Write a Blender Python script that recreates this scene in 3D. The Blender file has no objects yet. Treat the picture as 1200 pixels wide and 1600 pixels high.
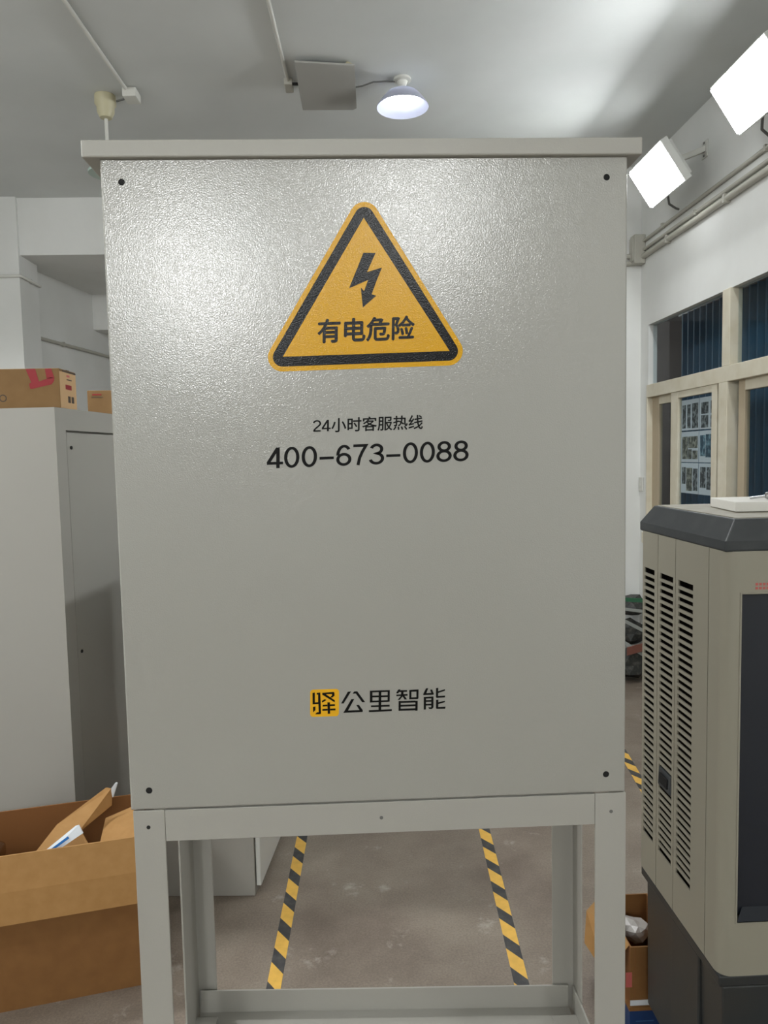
import bpy, bmesh, math, random
from mathutils import Vector, Matrix
random.seed(7)
sc = bpy.context.scene
COL = sc.collection
PI = math.pi

# ------------------------------------------------------------------ camera
cam = bpy.data.cameras.new('camera')
cam.sensor_fit = 'VERTICAL'; cam.sensor_height = 24.0; cam.lens = 17.4
cam.clip_start = 0.05; cam.clip_end = 100
camo = bpy.data.objects.new('camera', cam); COL.objects.link(camo)
camo.matrix_world = Matrix(((0.99904, 0.0236, -0.0370, 0.0),
                            (-0.0387, 0.0747, -0.9965, 0.0),
                            (-0.0207, 0.9969, 0.0756, 1.72),
                            (0, 0, 0, 1)))
sc.camera = camo

# ------------------------------------------------------------------ world, lamps, exposure
w = bpy.data.worlds.new('world'); sc.world = w; w.use_nodes = True
w.node_tree.nodes['Background'].inputs[0].default_value = (0.8, 0.9, 1.0, 1)
w.node_tree.nodes['Background'].inputs[1].default_value = 0.02
def lamp(name, loc, power, radius, color=(0.985, 0.997, 0.992)):
    l = bpy.data.lights.new(name, 'POINT'); l.energy = power; l.shadow_soft_size = radius; l.color = color
    o = bpy.data.objects.new(name, l); COL.objects.link(o); o.location = loc
    return o
# two lit bulbs of the same hall behind the photographer, then a fill light
lamp('ceiling_and_fill_light', (0.50, -3.6, 3.55), 110, 0.16)
lamp('ceiling_and_fill_light', (-1.48, -5.0, 3.42), 240, 0.26)
lamp('ceiling_and_fill_light', (-2.60, 0.5, 3.45), 90, 0.10)  # unseen fill at the left, added to brighten the front panel
# a shaded bulb of the row over the left aisle, above the top of the picture
def shaded(name, loc, power, radius, angle):
    l = bpy.data.lights.new(name, 'SPOT'); l.energy = power; l.shadow_soft_size = radius; l.color = (0.985, 0.997, 0.992)
    l.spot_size = math.radians(angle); l.spot_blend = 0.35
    o = bpy.data.objects.new(name, l); COL.objects.link(o); o.location = loc
shaded('shaded_lamp_light', (-1.90, 3.08, 3.62), 210, 0.09, 152)
shaded('bulb_lamp_light', (0.312, 4.31, 3.672), 14, 0.04, 168)
lamp('office_fill_light', (2.42, 7.5, 2.7), 30, 0.08)  # unseen light added to brighten the office and bring out the curtain pleats
sc.view_settings.view_transform = 'Standard'
sc.view_settings.look = 'None'
sc.view_settings.exposure = -0.12
sc.view_settings.gamma = 1.0
sc.view_settings.use_curve_mapping = False
sc.cycles.use_denoising = True
sc.cycles.max_bounces = 10
sc.cycles.diffuse_bounces = 5
sc.cycles.glossy_bounces = 4
sc.cycles.transparent_max_bounces = 12
sc.cycles.caustics_reflective = False
sc.cycles.caustics_refractive = False
FLOOD = 62.0      # emission of the flood light diffusers
BULB = 14.0

# ------------------------------------------------------------------ materials
def lin(c):
    return tuple(((x/255)/12.92 if x/255 <= 0.04045 else ((x/255+0.055)/1.055)**2.4) for x in c) + (1,)
def mat(name, rgb, rough=0.5, metal=0.0, spec=0.5, bump=None, mottle=None, emit=0, coat=0.0, alpha=None):
    m = bpy.data.materials.new(name); m.use_nodes = True
    nt = m.node_tree; b = nt.nodes['Principled BSDF']
    b.inputs['Base Color'].default_value = lin(rgb)
    b.inputs['Roughness'].default_value = rough
    b.inputs['Metallic'].default_value = metal
    b.inputs['Specular IOR Level'].default_value = spec
    b.inputs['Coat Weight'].default_value = coat
    tc = nt.nodes.new('ShaderNodeTexCoord')
    if mottle:
        scale, rgb2, lo, hi = mottle
        n = nt.nodes.new('ShaderNodeTexNoise'); n.inputs['Scale'].default_value = scale; n.inputs['Detail'].default_value = 6
        r = nt.nodes.new('ShaderNodeValToRGB')
        r.color_ramp.elements[0].position = lo; r.color_ramp.elements[0].color = lin(rgb)
        r.color_ramp.elements[1].position = hi; r.color_ramp.elements[1].color = lin(rgb2)
        nt.links.new(tc.outputs['Object'], n.inputs['Vector']); nt.links.new(n.outputs['Fac'], r.inputs['Fac'])
        nt.links.new(r.outputs['Color'], b.inputs['Base Color'])
    if bump:
        scale, strength, dist = bump
        n = nt.nodes.new('ShaderNodeTexNoise'); n.inputs['Scale'].default_value = scale; n.inputs['Detail'].default_value = 1
        bp = nt.nodes.new('ShaderNodeBump'); bp.inputs['Strength'].default_value = strength; bp.inputs['Distance'].default_value = dist
        nt.links.new(tc.outputs['Object'], n.inputs['Vector']); nt.links.new(n.outputs['Fac'], bp.inputs['Height'])
        nt.links.new(bp.outputs['Normal'], b.inputs['Normal'])
    if emit:
        b.inputs['Emission Color'].default_value = lin(rgb); b.inputs['Emission Strength'].default_value = emit
    return m
PEEL = (560, 0.7, 0.00036)
M = dict(
    panel=mat('textured_grey_paint', (156, 155, 149), 0.17, spec=1.0, bump=PEEL),
    grey=mat('light_grey_paint', (163, 161, 154), 0.42, bump=(420, 0.3, 0.0005)),
    yellow=mat('sticker_yellow', (214, 160, 0), 0.20, spec=0.3, bump=PEEL),
    ink=mat('sticker_black', (14, 14, 16), 0.20, spec=0.22, bump=PEEL),
    print_=mat('print_black', (8, 8, 8), 0.5, spec=0.15),
    logo_yellow=mat('logo_yellow', (228, 170, 10), 0.4),
    hole=mat('dark_hole', (8, 8, 8), 0.8),
    wall=mat('white_wall_paint', (216, 217, 214), 0.75, mottle=(1.6, (225, 226, 224), 0.35, 0.65), bump=(14, 0.12, 0.01)),
    ceil=mat('ceiling_paint', (198, 201, 200), 0.85, mottle=(1.1, (212, 215, 214), 0.3, 0.7), bump=(6, 0.1, 0.01)),
    cabinet=mat('cabinet_grey', (166, 164, 158), 0.22, bump=(260, 0.12, 0.0005)),
    kraft=mat('kraft_cardboard', (164, 122, 70), 0.8, mottle=(30, (172, 130, 78), 0.3, 0.7)),
    kraft_out=mat('brown_cardboard', (124, 84, 42), 0.8, mottle=(22, (132, 92, 48), 0.3, 0.7)),
    kraft_box=mat('printed_cardboard', (122, 92, 54), 0.8, mottle=(22, (128, 98, 60), 0.3, 0.7)),
    kraft_in=mat('brown_cardboard_inside', (132, 86, 44), 0.85),
    kraft_pale=mat('pale_cardboard', (196, 162, 120), 0.8),
    red=mat('red_print', (140, 16, 28), 0.6),
    faded=mat('pink_print', (190, 96, 90), 0.6),
    ink_soft=mat('dark_print', (70, 58, 46), 0.7),
    flood=mat('flood_diffuser', (250, 253, 254), 0.5, emit=FLOOD),
    bulb=mat('bulb_diffuser', (244, 250, 255), 0.4, emit=BULB),
    alu=mat('white_housing', (205, 206, 202), 0.45),
    dull=mat('dull_white_plastic', (156, 155, 150), 0.6),
    ivory=mat('ivory_plastic', (186, 180, 150), 0.45),
    pvc=mat('white_conduit', (206, 206, 200), 0.5),
    oldpvc=mat('aged_conduit', (178, 176, 166), 0.55),
    wire=mat('grey_wire', (96, 96, 94), 0.6),
    enamel=mat('green_enamel', (172, 190, 182), 0.4),
    frame=mat('beige_window_frame', (216, 210, 192), 0.5, mottle=(9, (206, 198, 176), 0.4, 0.7)),
    frame_side=mat('recess_shaded_frame', (178, 164, 140), 0.6),  # browner frame tone: the shade of the sash recess put into the colour
    paper=mat('white_paper', (216, 222, 228), 0.7),
    curtain=mat('blue_curtain', (78, 124, 156), 0.8),
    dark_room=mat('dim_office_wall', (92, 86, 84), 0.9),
    shell=mat('cooler_beige', (150, 146, 132), 0.42, bump=(300, 0.1, 0.0004)),
    lid=mat('charcoal_plastic', (54, 58, 61), 0.45, mottle=(18, (66, 69, 71), 0.45, 0.75)),
    lid_top=mat('dusty_plastic', (150, 146, 132), 0.6, mottle=(25, (138, 132, 116), 0.4, 0.7)),
    tank=mat('tank_plastic', (42, 46, 48), 0.4, mottle=(5, (54, 53, 50), 0.5, 0.8)),
    grille=mat('dark_blue_grille', (27, 31, 40), 0.4),
    pad=mat('cooling_pad', (26, 20, 14), 0.95, spec=0.1, mottle=(160, (8, 6, 5), 0.45, 0.6)),
    foam=mat('white_foam', (232, 230, 224), 0.8, bump=(200, 0.3, 0.001)),
    steel=mat('shiny_steel', (190, 190, 190), 0.18, metal=1.0),
    tape_y=mat('tape_yellow', (232, 184, 84), 0.5, mottle=(26, (214, 168, 76), 0.4, 0.75)),
    tape_k=mat('tape_black', (58, 58, 60), 0.5, mottle=(26, (86, 84, 82), 0.45, 0.8)),
    blue_box=mat('blue_print_card', (18, 52, 100), 0.5),
    film=mat('clear_plastic_film', (176, 172, 168), 0.25),
    bubble=mat('bubble_wrap', (176, 172, 168), 0.25),
    scrap=mat('scrap_dark', (46, 48, 46), 0.55, mottle=(30, (84, 82, 76), 0.5, 0.7)),
    scrap_green=mat('scrap_green', (40, 96, 66), 0.5),
    scrap_grey=mat('scrap_grey', (146, 150, 146), 0.5),
    scrap_red=mat('scrap_red', (120, 74, 62), 0.6),
    label_blue=mat('label_blue', (16, 104, 178), 0.5),
)
def glass_mat(name, tint, gloss):
    m = bpy.data.materials.new(name); m.use_nodes = True; nt = m.node_tree
    for n in list(nt.nodes):
        if n.type != 'OUTPUT_MATERIAL': nt.nodes.remove(n)
    out = [n for n in nt.nodes if n.type == 'OUTPUT_MATERIAL'][0]
    t = nt.nodes.new('ShaderNodeBsdfTransparent'); t.inputs[0].default_value = tint
    g = nt.nodes.new('ShaderNodeBsdfGlossy'); g.inputs['Roughness'].default_value = 0.02
    f = nt.nodes.new('ShaderNodeFresnel'); f.inputs[0].default_value = 1.45
    mu = nt.nodes.new('ShaderNodeMath'); mu.operation = 'MULTIPLY'; mu.inputs[1].default_value = gloss
    mx = nt.nodes.new('ShaderNodeMixShader')
    ge = nt.nodes.new('ShaderNodeNewGeometry'); inv = nt.nodes.new('ShaderNodeMath'); inv.operation = 'SUBTRACT'; inv.inputs[0].default_value = 1.0
    m2 = nt.nodes.new('ShaderNodeMath'); m2.operation = 'MULTIPLY'
    nt.links.new(ge.outputs['Backfacing'], inv.inputs[1])
    nt.links.new(f.outputs[0], mu.inputs[0]); nt.links.new(mu.outputs[0], m2.inputs[0]); nt.links.new(inv.outputs[0], m2.inputs[1]); nt.links.new(m2.outputs[0], mx.inputs[0])
    nt.links.new(t.outputs[0], mx.inputs[1]); nt.links.new(g.outputs[0], mx.inputs[2]); nt.links.new(mx.outputs[0], out.inputs[0])
    return m
M['glass'] = glass_mat('window_glass', (0.88, 0.91, 0.92, 1), 0.55)
def shade_mat():
    m = bpy.data.materials.new('frosted_shade'); m.use_nodes = True; nt = m.node_tree
    b = nt.nodes['Principled BSDF']; b.inputs['Base Color'].default_value = (0.42, 0.43, 0.52, 1); b.inputs['Roughness'].default_value = 0.25
    out = [n for n in nt.nodes if n.type == 'OUTPUT_MATERIAL'][0]
    t = nt.nodes.new('ShaderNodeBsdfTranslucent'); t.inputs[0].default_value = (0.90, 0.92, 1.0, 1)
    mx = nt.nodes.new('ShaderNodeMixShader'); mx.inputs[0].default_value = 0.16
    nt.links.new(b.outputs[0], mx.inputs[1]); nt.links.new(t.outputs[0], mx.inputs[2]); nt.links.new(mx.outputs[0], out.inputs[0])
    return m
M['clear'] = shade_mat()
M['film'] = glass_mat('clear_film', (0.86, 0.84, 0.82, 1), 1.0)

def floor_material():
    m = bpy.data.materials.new('worn_concrete'); m.use_nodes = True; nt = m.node_tree; b = nt.nodes['Principled BSDF']
    tc = nt.nodes.new('ShaderNodeTexCoord')
    def noise(scale, detail=8, rough=0.6):
        n = nt.nodes.new('ShaderNodeTexNoise'); n.inputs['Scale'].default_value = scale; n.inputs['Detail'].default_value = detail
        n.inputs['Roughness'].default_value = rough; nt.links.new(tc.outputs['Object'], n.inputs['Vector']); return n
    def ramp(src, stops):
        r = nt.nodes.new('ShaderNodeValToRGB'); e = r.color_ramp.elements
        e[0].position, e[0].color = stops[0][0], stops[0][1]; e[1].position, e[1].color = stops[-1][0], stops[-1][1]
        for p, c in stops[1:-1]:
            k = e.new(p); k.color = c
        nt.links.new(src, r.inputs['Fac']); return r
    def mix(a, b_, fac, mode='MIX'):
        x = nt.nodes.new('ShaderNodeMixRGB'); x.blend_type = mode
        nt.links.new(a, x.inputs[1]); nt.links.new(b_, x.inputs[2])
        if isinstance(fac, float): x.inputs[0].default_value = fac
        else: nt.links.new(fac, x.inputs[0])
        return x
    base = ramp(noise(2.2).outputs['Fac'], [(0.3, lin((116, 103, 92))), (0.5, lin((138, 126, 114))), (0.72, lin((156, 145, 132)))])
    grain = ramp(noise(130, 6, 0.75).outputs['Fac'], [(0.38, (0.50, 0.49, 0.48, 1)), (0.62, (1, 1, 1, 1))])
    c1 = mix(base.outputs['Color'], grain.outputs['Color'], 0.55, 'MULTIPLY')
    white = nt.nodes.new('ShaderNodeRGB'); white.outputs[0].default_value = lin((196, 190, 180))
    spots = ramp(noise(5.5, 6, 0.7).outputs['Fac'], [(0.60, (0, 0, 0, 1)), (0.72, (0.55, 0.55, 0.55, 1))])
    c2 = mix(c1.outputs['Color'], white.outputs[0], spots.outputs['Color'])
    nt.links.new(c2.outputs['Color'], b.inputs['Base Color'])
    rr = ramp(noise(3.0).outputs['Fac'], [(0.3, (0.42,)*3+(1,)), (0.7, (0.62,)*3+(1,))])
    nt.links.new(rr.outputs['Color'], b.inputs['Roughness'])
    bp = nt.nodes.new('ShaderNodeBump'); bp.inputs['Strength'].default_value = 0.25; bp.inputs['Distance'].default_value = 0.004
    nt.links.new(noise(60, 5).outputs['Fac'], bp.inputs['Height']); nt.links.new(bp.outputs['Normal'], b.inputs['Normal'])
    return m
M['floor'] = floor_material()

# ------------------------------------------------------------------ mesh helpers
class MB:
    place = None        # scale and shift of the thing under construction
    """collects shapes in world coordinates and links them as one mesh object"""
    def __init__(s, xf=None):
        s.v = []; s.f = []; s.mi = []; s.xf = xf or MB.place
    def add(s, verts, faces, mi=0):
        n = len(s.v)
        for p in verts:
            p = Vector(p)
            s.v.append(s.xf @ p if s.xf else p)
        for f in faces:
            s.f.append([n+i for i in f]); s.mi.append(mi)
        return s
    def box(s, x0, x1, y0, y1, z0, z1, mi=0):
        v = [(x, y, z) for z in (z0, z1) for y in (y0, y1) for x in (x0, x1)]
        return s.add(v, [(0,2,3,1), (4,5,7,6), (0,1,5,4), (2,6,7,3), (0,4,6,2), (1,3,7,5)], mi)
    def hexa(s, bottom, top, mi=0):
        """eight corners: bottom ring and top ring, both counter-clockwise from above"""
        n = len(bottom)
        f = [tuple(reversed(range(n))), tuple(range(n, 2*n))] + [(i, (i+1) % n, n+(i+1) % n, n+i) for i in range(n)]
        return s.add(list(bottom)+list(top), f, mi)
    def slab(s, poly, depth, mi=0):
        """a polygon in space extruded along a vector"""
        d = Vector(depth); n = len(poly)
        v = [Vector(p) for p in poly] + [Vector(p)+d for p in poly]
        f = [tuple(range(n)), tuple(reversed(range(n, 2*n)))] + [((i+1) % n, i, n+i, n+(i+1) % n) for i in range(n)]
        return s.add(v, f, mi)
    def tube(s, pts, r, seg=10, mi=0, cap=True):
        pts = [Vector(p) for p in pts]; rings = []
        for i, p in enumerate(pts):
            t = (pts[min(i+1, len(pts)-1)] - pts[max(i-1, 0)]).normalized()
            a = t.cross(Vector((0, 0, 1)) if abs(t.z) < 0.9 else Vector((1, 0, 0))).normalized(); b = t.cross(a)
            rr = r[i] if isinstance(r, (list, tuple)) else r
            rings.append([p + (a*math.cos(2*PI*k/seg) + b*math.sin(2*PI*k/seg))*rr for k in range(seg)])
        v = [q for ring in rings for q in ring]; f = []
        for i in range(len(pts)-1):
            for k in range(seg):
                f.append((i*seg+k, i*seg+(k+1) % seg, (i+1)*seg+(k+1) % seg, (i+1)*seg+k))
        if cap:
            f.append(tuple(range(seg))); f.append(tuple(reversed(range((len(pts)-1)*seg, len(pts)*seg))))
        return s.add(v, f, mi)
    def lathe(s, c, prof, seg=28, mi=0, axis='z'):
        """profile of (radius, height) turned about the vertical through c"""
        v = []; f = []
        for r, h in prof:
            for k in range(seg):
                a = 2*PI*k/seg
                v.append((c[0]+r*math.cos(a), c[1]+r*math.sin(a), c[2]+h))
        for i in range(len(prof)-1):
            for k in range(seg):
                f.append((i*seg+k, i*seg+(k+1) % seg, (i+1)*seg+(k+1) % seg, (i+1)*seg+k))
        if prof[0][0] > 1e-5: f.append(tuple(reversed(range(seg))))
        if prof[-1][0] > 1e-5: f.append(tuple(range((len(prof)-1)*seg, len(prof)*seg)))
        return s.add(v, f, mi)

def origin_of(o):
    p = Vector((0, 0, 0))
    while o is not None:
        p = p + Vector(o.location); o = o.parent
    return p
def obj(name, mb, mats, parent=None, bevel=0, smooth=False, fix=True, label=None, base=None):
    me = bpy.data.meshes.new(name)
    o = bpy.data.objects.new(name, me); COL.objects.link(o)
    if parent: o.parent = parent
    if base: o.location = Vector(base) - (origin_of(parent) if parent else Vector((0, 0, 0)))
    org = origin_of(o)
    me.from_pydata([v-org for v in mb.v], [], mb.f)
    for m in (mats if isinstance(mats, (list, tuple)) else [mats]): me.materials.append(m)
    for p, i in zip(me.polygons, mb.mi):
        p.material_index = i; p.use_smooth = smooth
    if fix:
        bm = bmesh.new(); bm.from_mesh(me); bmesh.ops.recalc_face_normals(bm, faces=bm.faces); bm.to_mesh(me); bm.free()
    if bevel:
        b = o.modifiers.new('edge', 'BEVEL'); b.width = bevel; b.segments = 2; b.limit_method = 'ANGLE'; b.angle_limit = math.radians(40)
    if smooth:
        try: me.set_sharp_from_angle(angle=math.radians(42))
        except Exception: pass
    if label: o['label'] = label
    return o
def tag(o, label, cat, group=None):
    o['label'] = label; o['category'] = cat
    if group: o['group'] = group
    return o
def thing(name, label, cat, loc, group=None):
    o = bpy.data.objects.new(name, None); o.empty_display_size = 0.05; COL.objects.link(o); o.location = loc
    return tag(o, label, cat, group)
def struct(name, mb, m, parent=None, bevel=0):
    o = obj(name, mb, m, parent, bevel)
    if not parent: o['kind'] = 'structure'
    return o

def letters(name, body, O, ex, ey, m, parent, bold=0.0):
    """lettering from the built-in typeface, fitted to the parallelogram O, O+ex, O+ey"""
    c = bpy.data.curves.new('lettering', 'FONT'); c.body = body; c.resolution_u = 4
    t = bpy.data.objects.new('lettering', c); COL.objects.link(t)
    bpy.context.view_layer.update()
    dg = bpy.context.evaluated_depsgraph_get()
    me = bpy.data.meshes.new_from_object(t.evaluated_get(dg))
    bpy.data.objects.remove(t); bpy.data.curves.remove(c)
    xs = [v.co.x for v in me.vertices]; ys = [v.co.y for v in me.vertices]
    x0, x1, y0, y1 = min(xs)-bold, max(xs)+bold, min(ys)-bold, max(ys)+bold
    O, ex, ey = Vector(O), Vector(ex), Vector(ey)
    mb = MB(); fs = [tuple(p.vertices) for p in me.polygons]
    for n, (dx, dy) in enumerate(((0, 0), (bold, 0), (-bold, 0), (0, bold), (0, -bold)) if bold else ((0, 0),)):
        mb.add([O + ex*((v.co.x+dx-x0)/(x1-x0)) + ey*((v.co.y+dy-y0)/(y1-y0)) - Vector((0, n*0.000004, 0)) for v in me.vertices], fs)
    bpy.data.meshes.remove(me)
    return obj(name, mb, m, parent, fix=False)
def arc(cx, cy, rx, ry, a0, a1, n=22):
    return [(cx+rx*math.cos(math.radians(a0+(a1-a0)*i/n)), cy+ry*math.sin(math.radians(a0+(a1-a0)*i/n))) for i in range(n+1)]
DIGIT = {   # centre lines in a cell 0.6 wide and 1 high
    '0': [arc(.30, .5, .243, .443, 0, 360, 40)],
    '8': [arc(.30, .742, .205, .200, 0, 360, 32), arc(.30, .290, .243, .233, 0, 360, 32)],
    '3': [arc(.30, .738, .205, .204, 165, -90) + arc(.30, .293, .243, .236, 90, -168)[1:]],
    '6': [arc(.30, .305, .243, .248, 0, 360, 32), arc(.310, .5, .2525, .443, 180, 40)],
    '7': [[(.02, .943), (.555, .943), (.40, .64), (.29, .35), (.225, 0)]],
    '4': [[(.415, 0), (.415, 1.0)], [(.395, .955), (.050, .262)], [(.005, .245), (.60, .245)]],
    '2': [arc(.30, .705, .238, .238, 168, -30) + [(.40, .46), (.20, .27), (.085, .085)], [(.045, .058), (.565, .058)]],
    '-': [[(0.0, .40), (.6, .40)]],
}
def ribbon(mb, path, hw, fn):
    pts = [Vector(p) for p in path]; closed = (pts[0]-pts[-1]).length < 1e-5
    L_, R_ = [], []
    for i, p in enumerate(pts):
        a = pts[i-1] if i else (pts[-2] if closed else None); b = pts[i+1] if i < len(pts)-1 else (pts[1] if closed else None)
        d0 = (p-a).normalized() if a is not None else None; d1 = (b-p).normalized() if b is not None else None
        if d0 is None: d0 = d1
        if d1 is None: d1 = d0
        n0 = Vector((-d0.y, d0.x)); n1 = Vector((-d1.y, d1.x)); n_ = (n0+n1).normalized()
        k = hw/max(0.45, n_.dot(n1)); L_.append(p+n_*k); R_.append(p-n_*k)
    v = [fn(*q) for q in L_+R_]; n = len(pts)
    mb.add(v, [(i, n+i, n+i+1, i+1) for i in range(n-1)])
def digits(name, cells, h0, h1, hw, m, parent, fn, lift):
    """cells: (character, left, right) along the line; h0 and h1 give the baseline and top as functions of u"""
    mb = MB()
    for ch, u0, u1 in cells:
        for k, path in enumerate(DIGIT[ch]):
            lf = lift+0.00001*k
            ribbon(mb, path, hw, lambda x, y: fn(u0+(u1-u0)*x/0.6, h0(u0+(u1-u0)*x/0.6)+(h1(u0+(u1-u0)*x/0.6)-h0(u0+(u1-u0)*x/0.6))*y, lf))
    return obj(name, mb, m, parent, fix=False)

# ================================================================== THE HALL
XR, CZ = 2.18, 3.82
struct('floor', MB().box(-3.7, 2.5, -8.2, 9.2, -0.15, 0), M['floor'])
struct('ceiling', MB().box(-3.7, 2.5, -8.2, 9.2, CZ, CZ+0.15), M['ceil'])
WY0, WY1, WZ0, WZ1 = 2.95, 5.472, 1.05, 2.64
struct('wall_right', MB().box(XR, XR+0.065, -8, 9, 0, WZ0).box(XR, XR+0.065, -8, 9, WZ1, CZ).box(XR, XR+0.065, -8, WY0, WZ0, WZ1).box(XR, XR+0.065, WY1, 9, WZ0, WZ1), M['wall'])
struct('wall_back', MB().box(-3.6, 2.4, -8.1, -8, 0, CZ), M['wall'])
struct('wall_front', MB().box(-3.6, 2.4, 8.9, 9.0, 0, CZ), M['wall'])
# left wall: one stretch beside the photographer, one beyond the pillar, set further in and slightly askew
struct('wall_left', MB().box(-3.55, -3.35, -8, 6.3, 0, CZ).slab([(-3.55, 6.3, 0), (-2.78, 6.3, 0), (-2.575, 7.62, 0), (-2.42, 8.95, 0), (-3.55, 8.95, 0)], (0, 0, CZ)), M['wall'])
struct('pillar', MB().box(-3.36, -2.635, 6.14, 6.49, 0, CZ), M['wall'])
struct('beam', MB().box(-3.3, 1.78, 6.17, 8.95, 3.375, CZ), M['wall'])
struct('beam', MB().box(-2.60, 1.78, 7.62, 8.95, 3.03, 3.38), M['wall'])
struct('pillar', MB().box(2.03, XR+0.05, 5.62, 6.0, 0, CZ), M['wall'])

# ---- window on the right wall
win = bpy.data.objects.new('window_1', None); COL.objects.link(win); win.location = (XR, 4.3, WZ0); win['kind'] = 'structure'
FX0, FX1 = 2.165, 2.24
def bar(name, y0, y1, z0, z1, x0=FX0, x1=FX1, m='frame', bev=0.003):
    return obj(name, MB().box(x0, x1, y0, y1, z0, z1), M[m], win, bevel=bev)
bar('transom_bar', WY0, WY1, 2.108, 2.200)
bar('mullion', 4.250, 4.338, 2.200, WZ1)
bar('mullion', 4.270, 4.372, WZ0, 2.108)
bar('jamb', 5.452, WY1, WZ0, 2.108)
bar('jamb', WY0, WY0+0.05, WZ0, WZ1)
bar('sill', WY0, WY1, WZ0-0.02, WZ0+0.06, FX0-0.03)
# sashes sit deeper in the frame
bar('sash_stile', 5.338, 5.452, WZ0, 2.108, 2.205, 2.235, 'frame_side')
bar('sash_rail', 5.056, 5.338, 2.050, 2.108, 2.205, 2.235)
bar('sash_rail', 5.056, 5.338, WZ0, 1.14, 2.205, 2.235)
bar('sash_stile', 4.944, 5.056, WZ0, 2.108, 2.172, 2.202)
bar('sash_rail', 4.463, 4.944, 2.064, 2.108, 2.172, 2.202)
bar('sash_rail', 4.463, 4.944, WZ0, 1.15, 2.172, 2.202)
bar('sash_stile', 4.400, 4.463, WZ0, 2.108, 2.168, 2.202)
bar('sash_stile', 4.135, 4.205, WZ0, 2.108, 2.200, 2.232, 'frame_side')
bar('sash_rail', WY0+0.05, 4.135, 2.046, 2.108, 2.200, 2.232)
bar('sash_rail', WY0+0.05, 4.135, WZ0, 1.15, 2.200, 2.232)
def pane(y0, y1, z0, z1, x):
    return obj('pane', MB().box(x, x+0.005, y0, y1, z0, z1), M['glass'], win)
pane(4.338, WY1, 2.200, WZ1, 2.215); pane(WY0+0.05, 4.250, 2.200, WZ1, 2.215)
pane(5.056, 5.338, 1.14, 2.050, 2.218); pane(4.463, 4.944, 1.15, 2.064, 2.188); pane(WY0+0.05, 4.135, 1.15, 2.046, 2.216)

# the dim office seen through the glass
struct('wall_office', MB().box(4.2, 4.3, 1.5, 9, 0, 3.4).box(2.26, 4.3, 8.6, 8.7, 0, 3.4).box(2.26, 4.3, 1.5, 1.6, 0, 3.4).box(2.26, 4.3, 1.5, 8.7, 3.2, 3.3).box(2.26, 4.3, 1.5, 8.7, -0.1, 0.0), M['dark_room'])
cv = MB(); n = 186; cy0, cy1 = 2.9, 6.14
front, back = [], []
for i in range(n+1):
    y = cy0+(cy1-cy0)*i/n; x = 2.76+0.048*math.sin(2*PI*i/6.0)
    front.append((x, y)); back.append((x+0.006, y))
v = [(x, y, z) for z in (0.35, 2.83) for x, y in front] + [(x, y, z) for z in (0.35, 2.83) for x, y in back]
q = n+1; f = []
for i in range(n):
    f += [(i, i+1, q+i+1, q+i), (2*q+i, 3*q+i, 3*q+i+1, 2*q+i+1), (q+i, q+i+1, 3*q+i+1, 3*q+i), (i, 2*q+i, 2*q+i+1, i+1)]
f += [(0, q, 3*q, 2*q), (n, 2*q+n, 3*q+n, q+n)]
ct = obj('curtain', cv.add(v, f), M['curtain'], smooth=True)
tag(ct, 'blue pleated curtain hanging in the dim office behind the window panes', 'curtain')
rl = obj('curtain_rail', MB().tube([(2.76, 2.8, 2.845), (2.76, 6.25, 2.845)], 0.016), M['wire'])
tag(rl, 'thin grey rail above the blue curtain behind the window', 'curtain rail')
for yy in (2.9, 6.2):
    obj('rail_bracket', MB().box(2.745, 2.775, yy-0.01, yy+0.01, 2.845, 3.2), M['wire'], rl)

# six printed sheets stuck inside the sliding pane
def sheet(col, row, lab, photos):
    y0, y1 = ((4.683, 4.935), (4.425, 4.676))[col]
    z1 = (2.045, 1.836, 1.631)[row]; z0 = z1-0.200
    t = thing('paper_sheet', lab, 'paper', (2.197, (y0+y1)/2, z0), 'printed sheets stuck behind the sliding window pane')
    x = 2.1945
    obj('sheet', MB().box(x, x+0.0012, y0, y1, z0, z1), M['paper'], t)
    for (a, b, c, d, k) in photos:        # fractions across (from the far edge) and down
        ya, yb = y1-(y1-y0)*a, y1-(y1-y0)*b
        za, zb = z1-(z1-z0)*c, z1-(z1-z0)*d
        obj('printed_photo', MB().box(x-0.0006, x, yb, ya, zb, za), PH[k], t)
PH = [mat('photo_grey', (52, 58, 62), 0.6, mottle=(38, (150, 156, 158), 0.46, 0.62)),
      mat('photo_blue', (44, 78, 98), 0.6, mottle=(30, (130, 164, 178), 0.45, 0.62)),
      mat('photo_brown', (72, 74, 66), 0.6, mottle=(34, (166, 166, 152), 0.45, 0.62))]
sheet(0, 0, 'printed sheet with three narrow pictures, top row nearer the pillar', [(.06,.26,.16,.93,0), (.34,.54,.16,.93,0), (.62,.96,.14,.94,0)])
sheet(1, 0, 'printed sheet with two picture columns, top row beside the wooden stile', [(.10,.48,.16,.52,0), (.10,.48,.56,.95,0), (.60,.98,.14,.52,0), (.60,.98,.58,.95,0)])
sheet(0, 1, 'printed sheet of brownish pictures, middle row nearer the pillar', [(.06,.40,.16,.90,2), (.42,.95,.16,.54,2), (.42,.62,.58,.90,2), (.66,.95,.62,.90,2)])
sheet(1, 1, 'printed sheet with a pale blue cabinet picture, middle row beside the stile', [(.06,.34,.14,.80,1), (.36,.70,.12,.84,1), (.74,.98,.12,.80,2)])
sheet(0, 2, 'printed sheet of dark pictures, bottom row nearer the pillar', [(.06,.28,.14,.70,0), (.32,.66,.16,.92,2), (.70,.96,.18,.90,0)])
sheet(1, 2, 'printed sheet of dark pictures, bottom row beside the wooden stile', [(.08,.38,.12,.78,0), (.42,.74,.12,.82,0), (.78,.98,.14,.82,0)])

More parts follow.
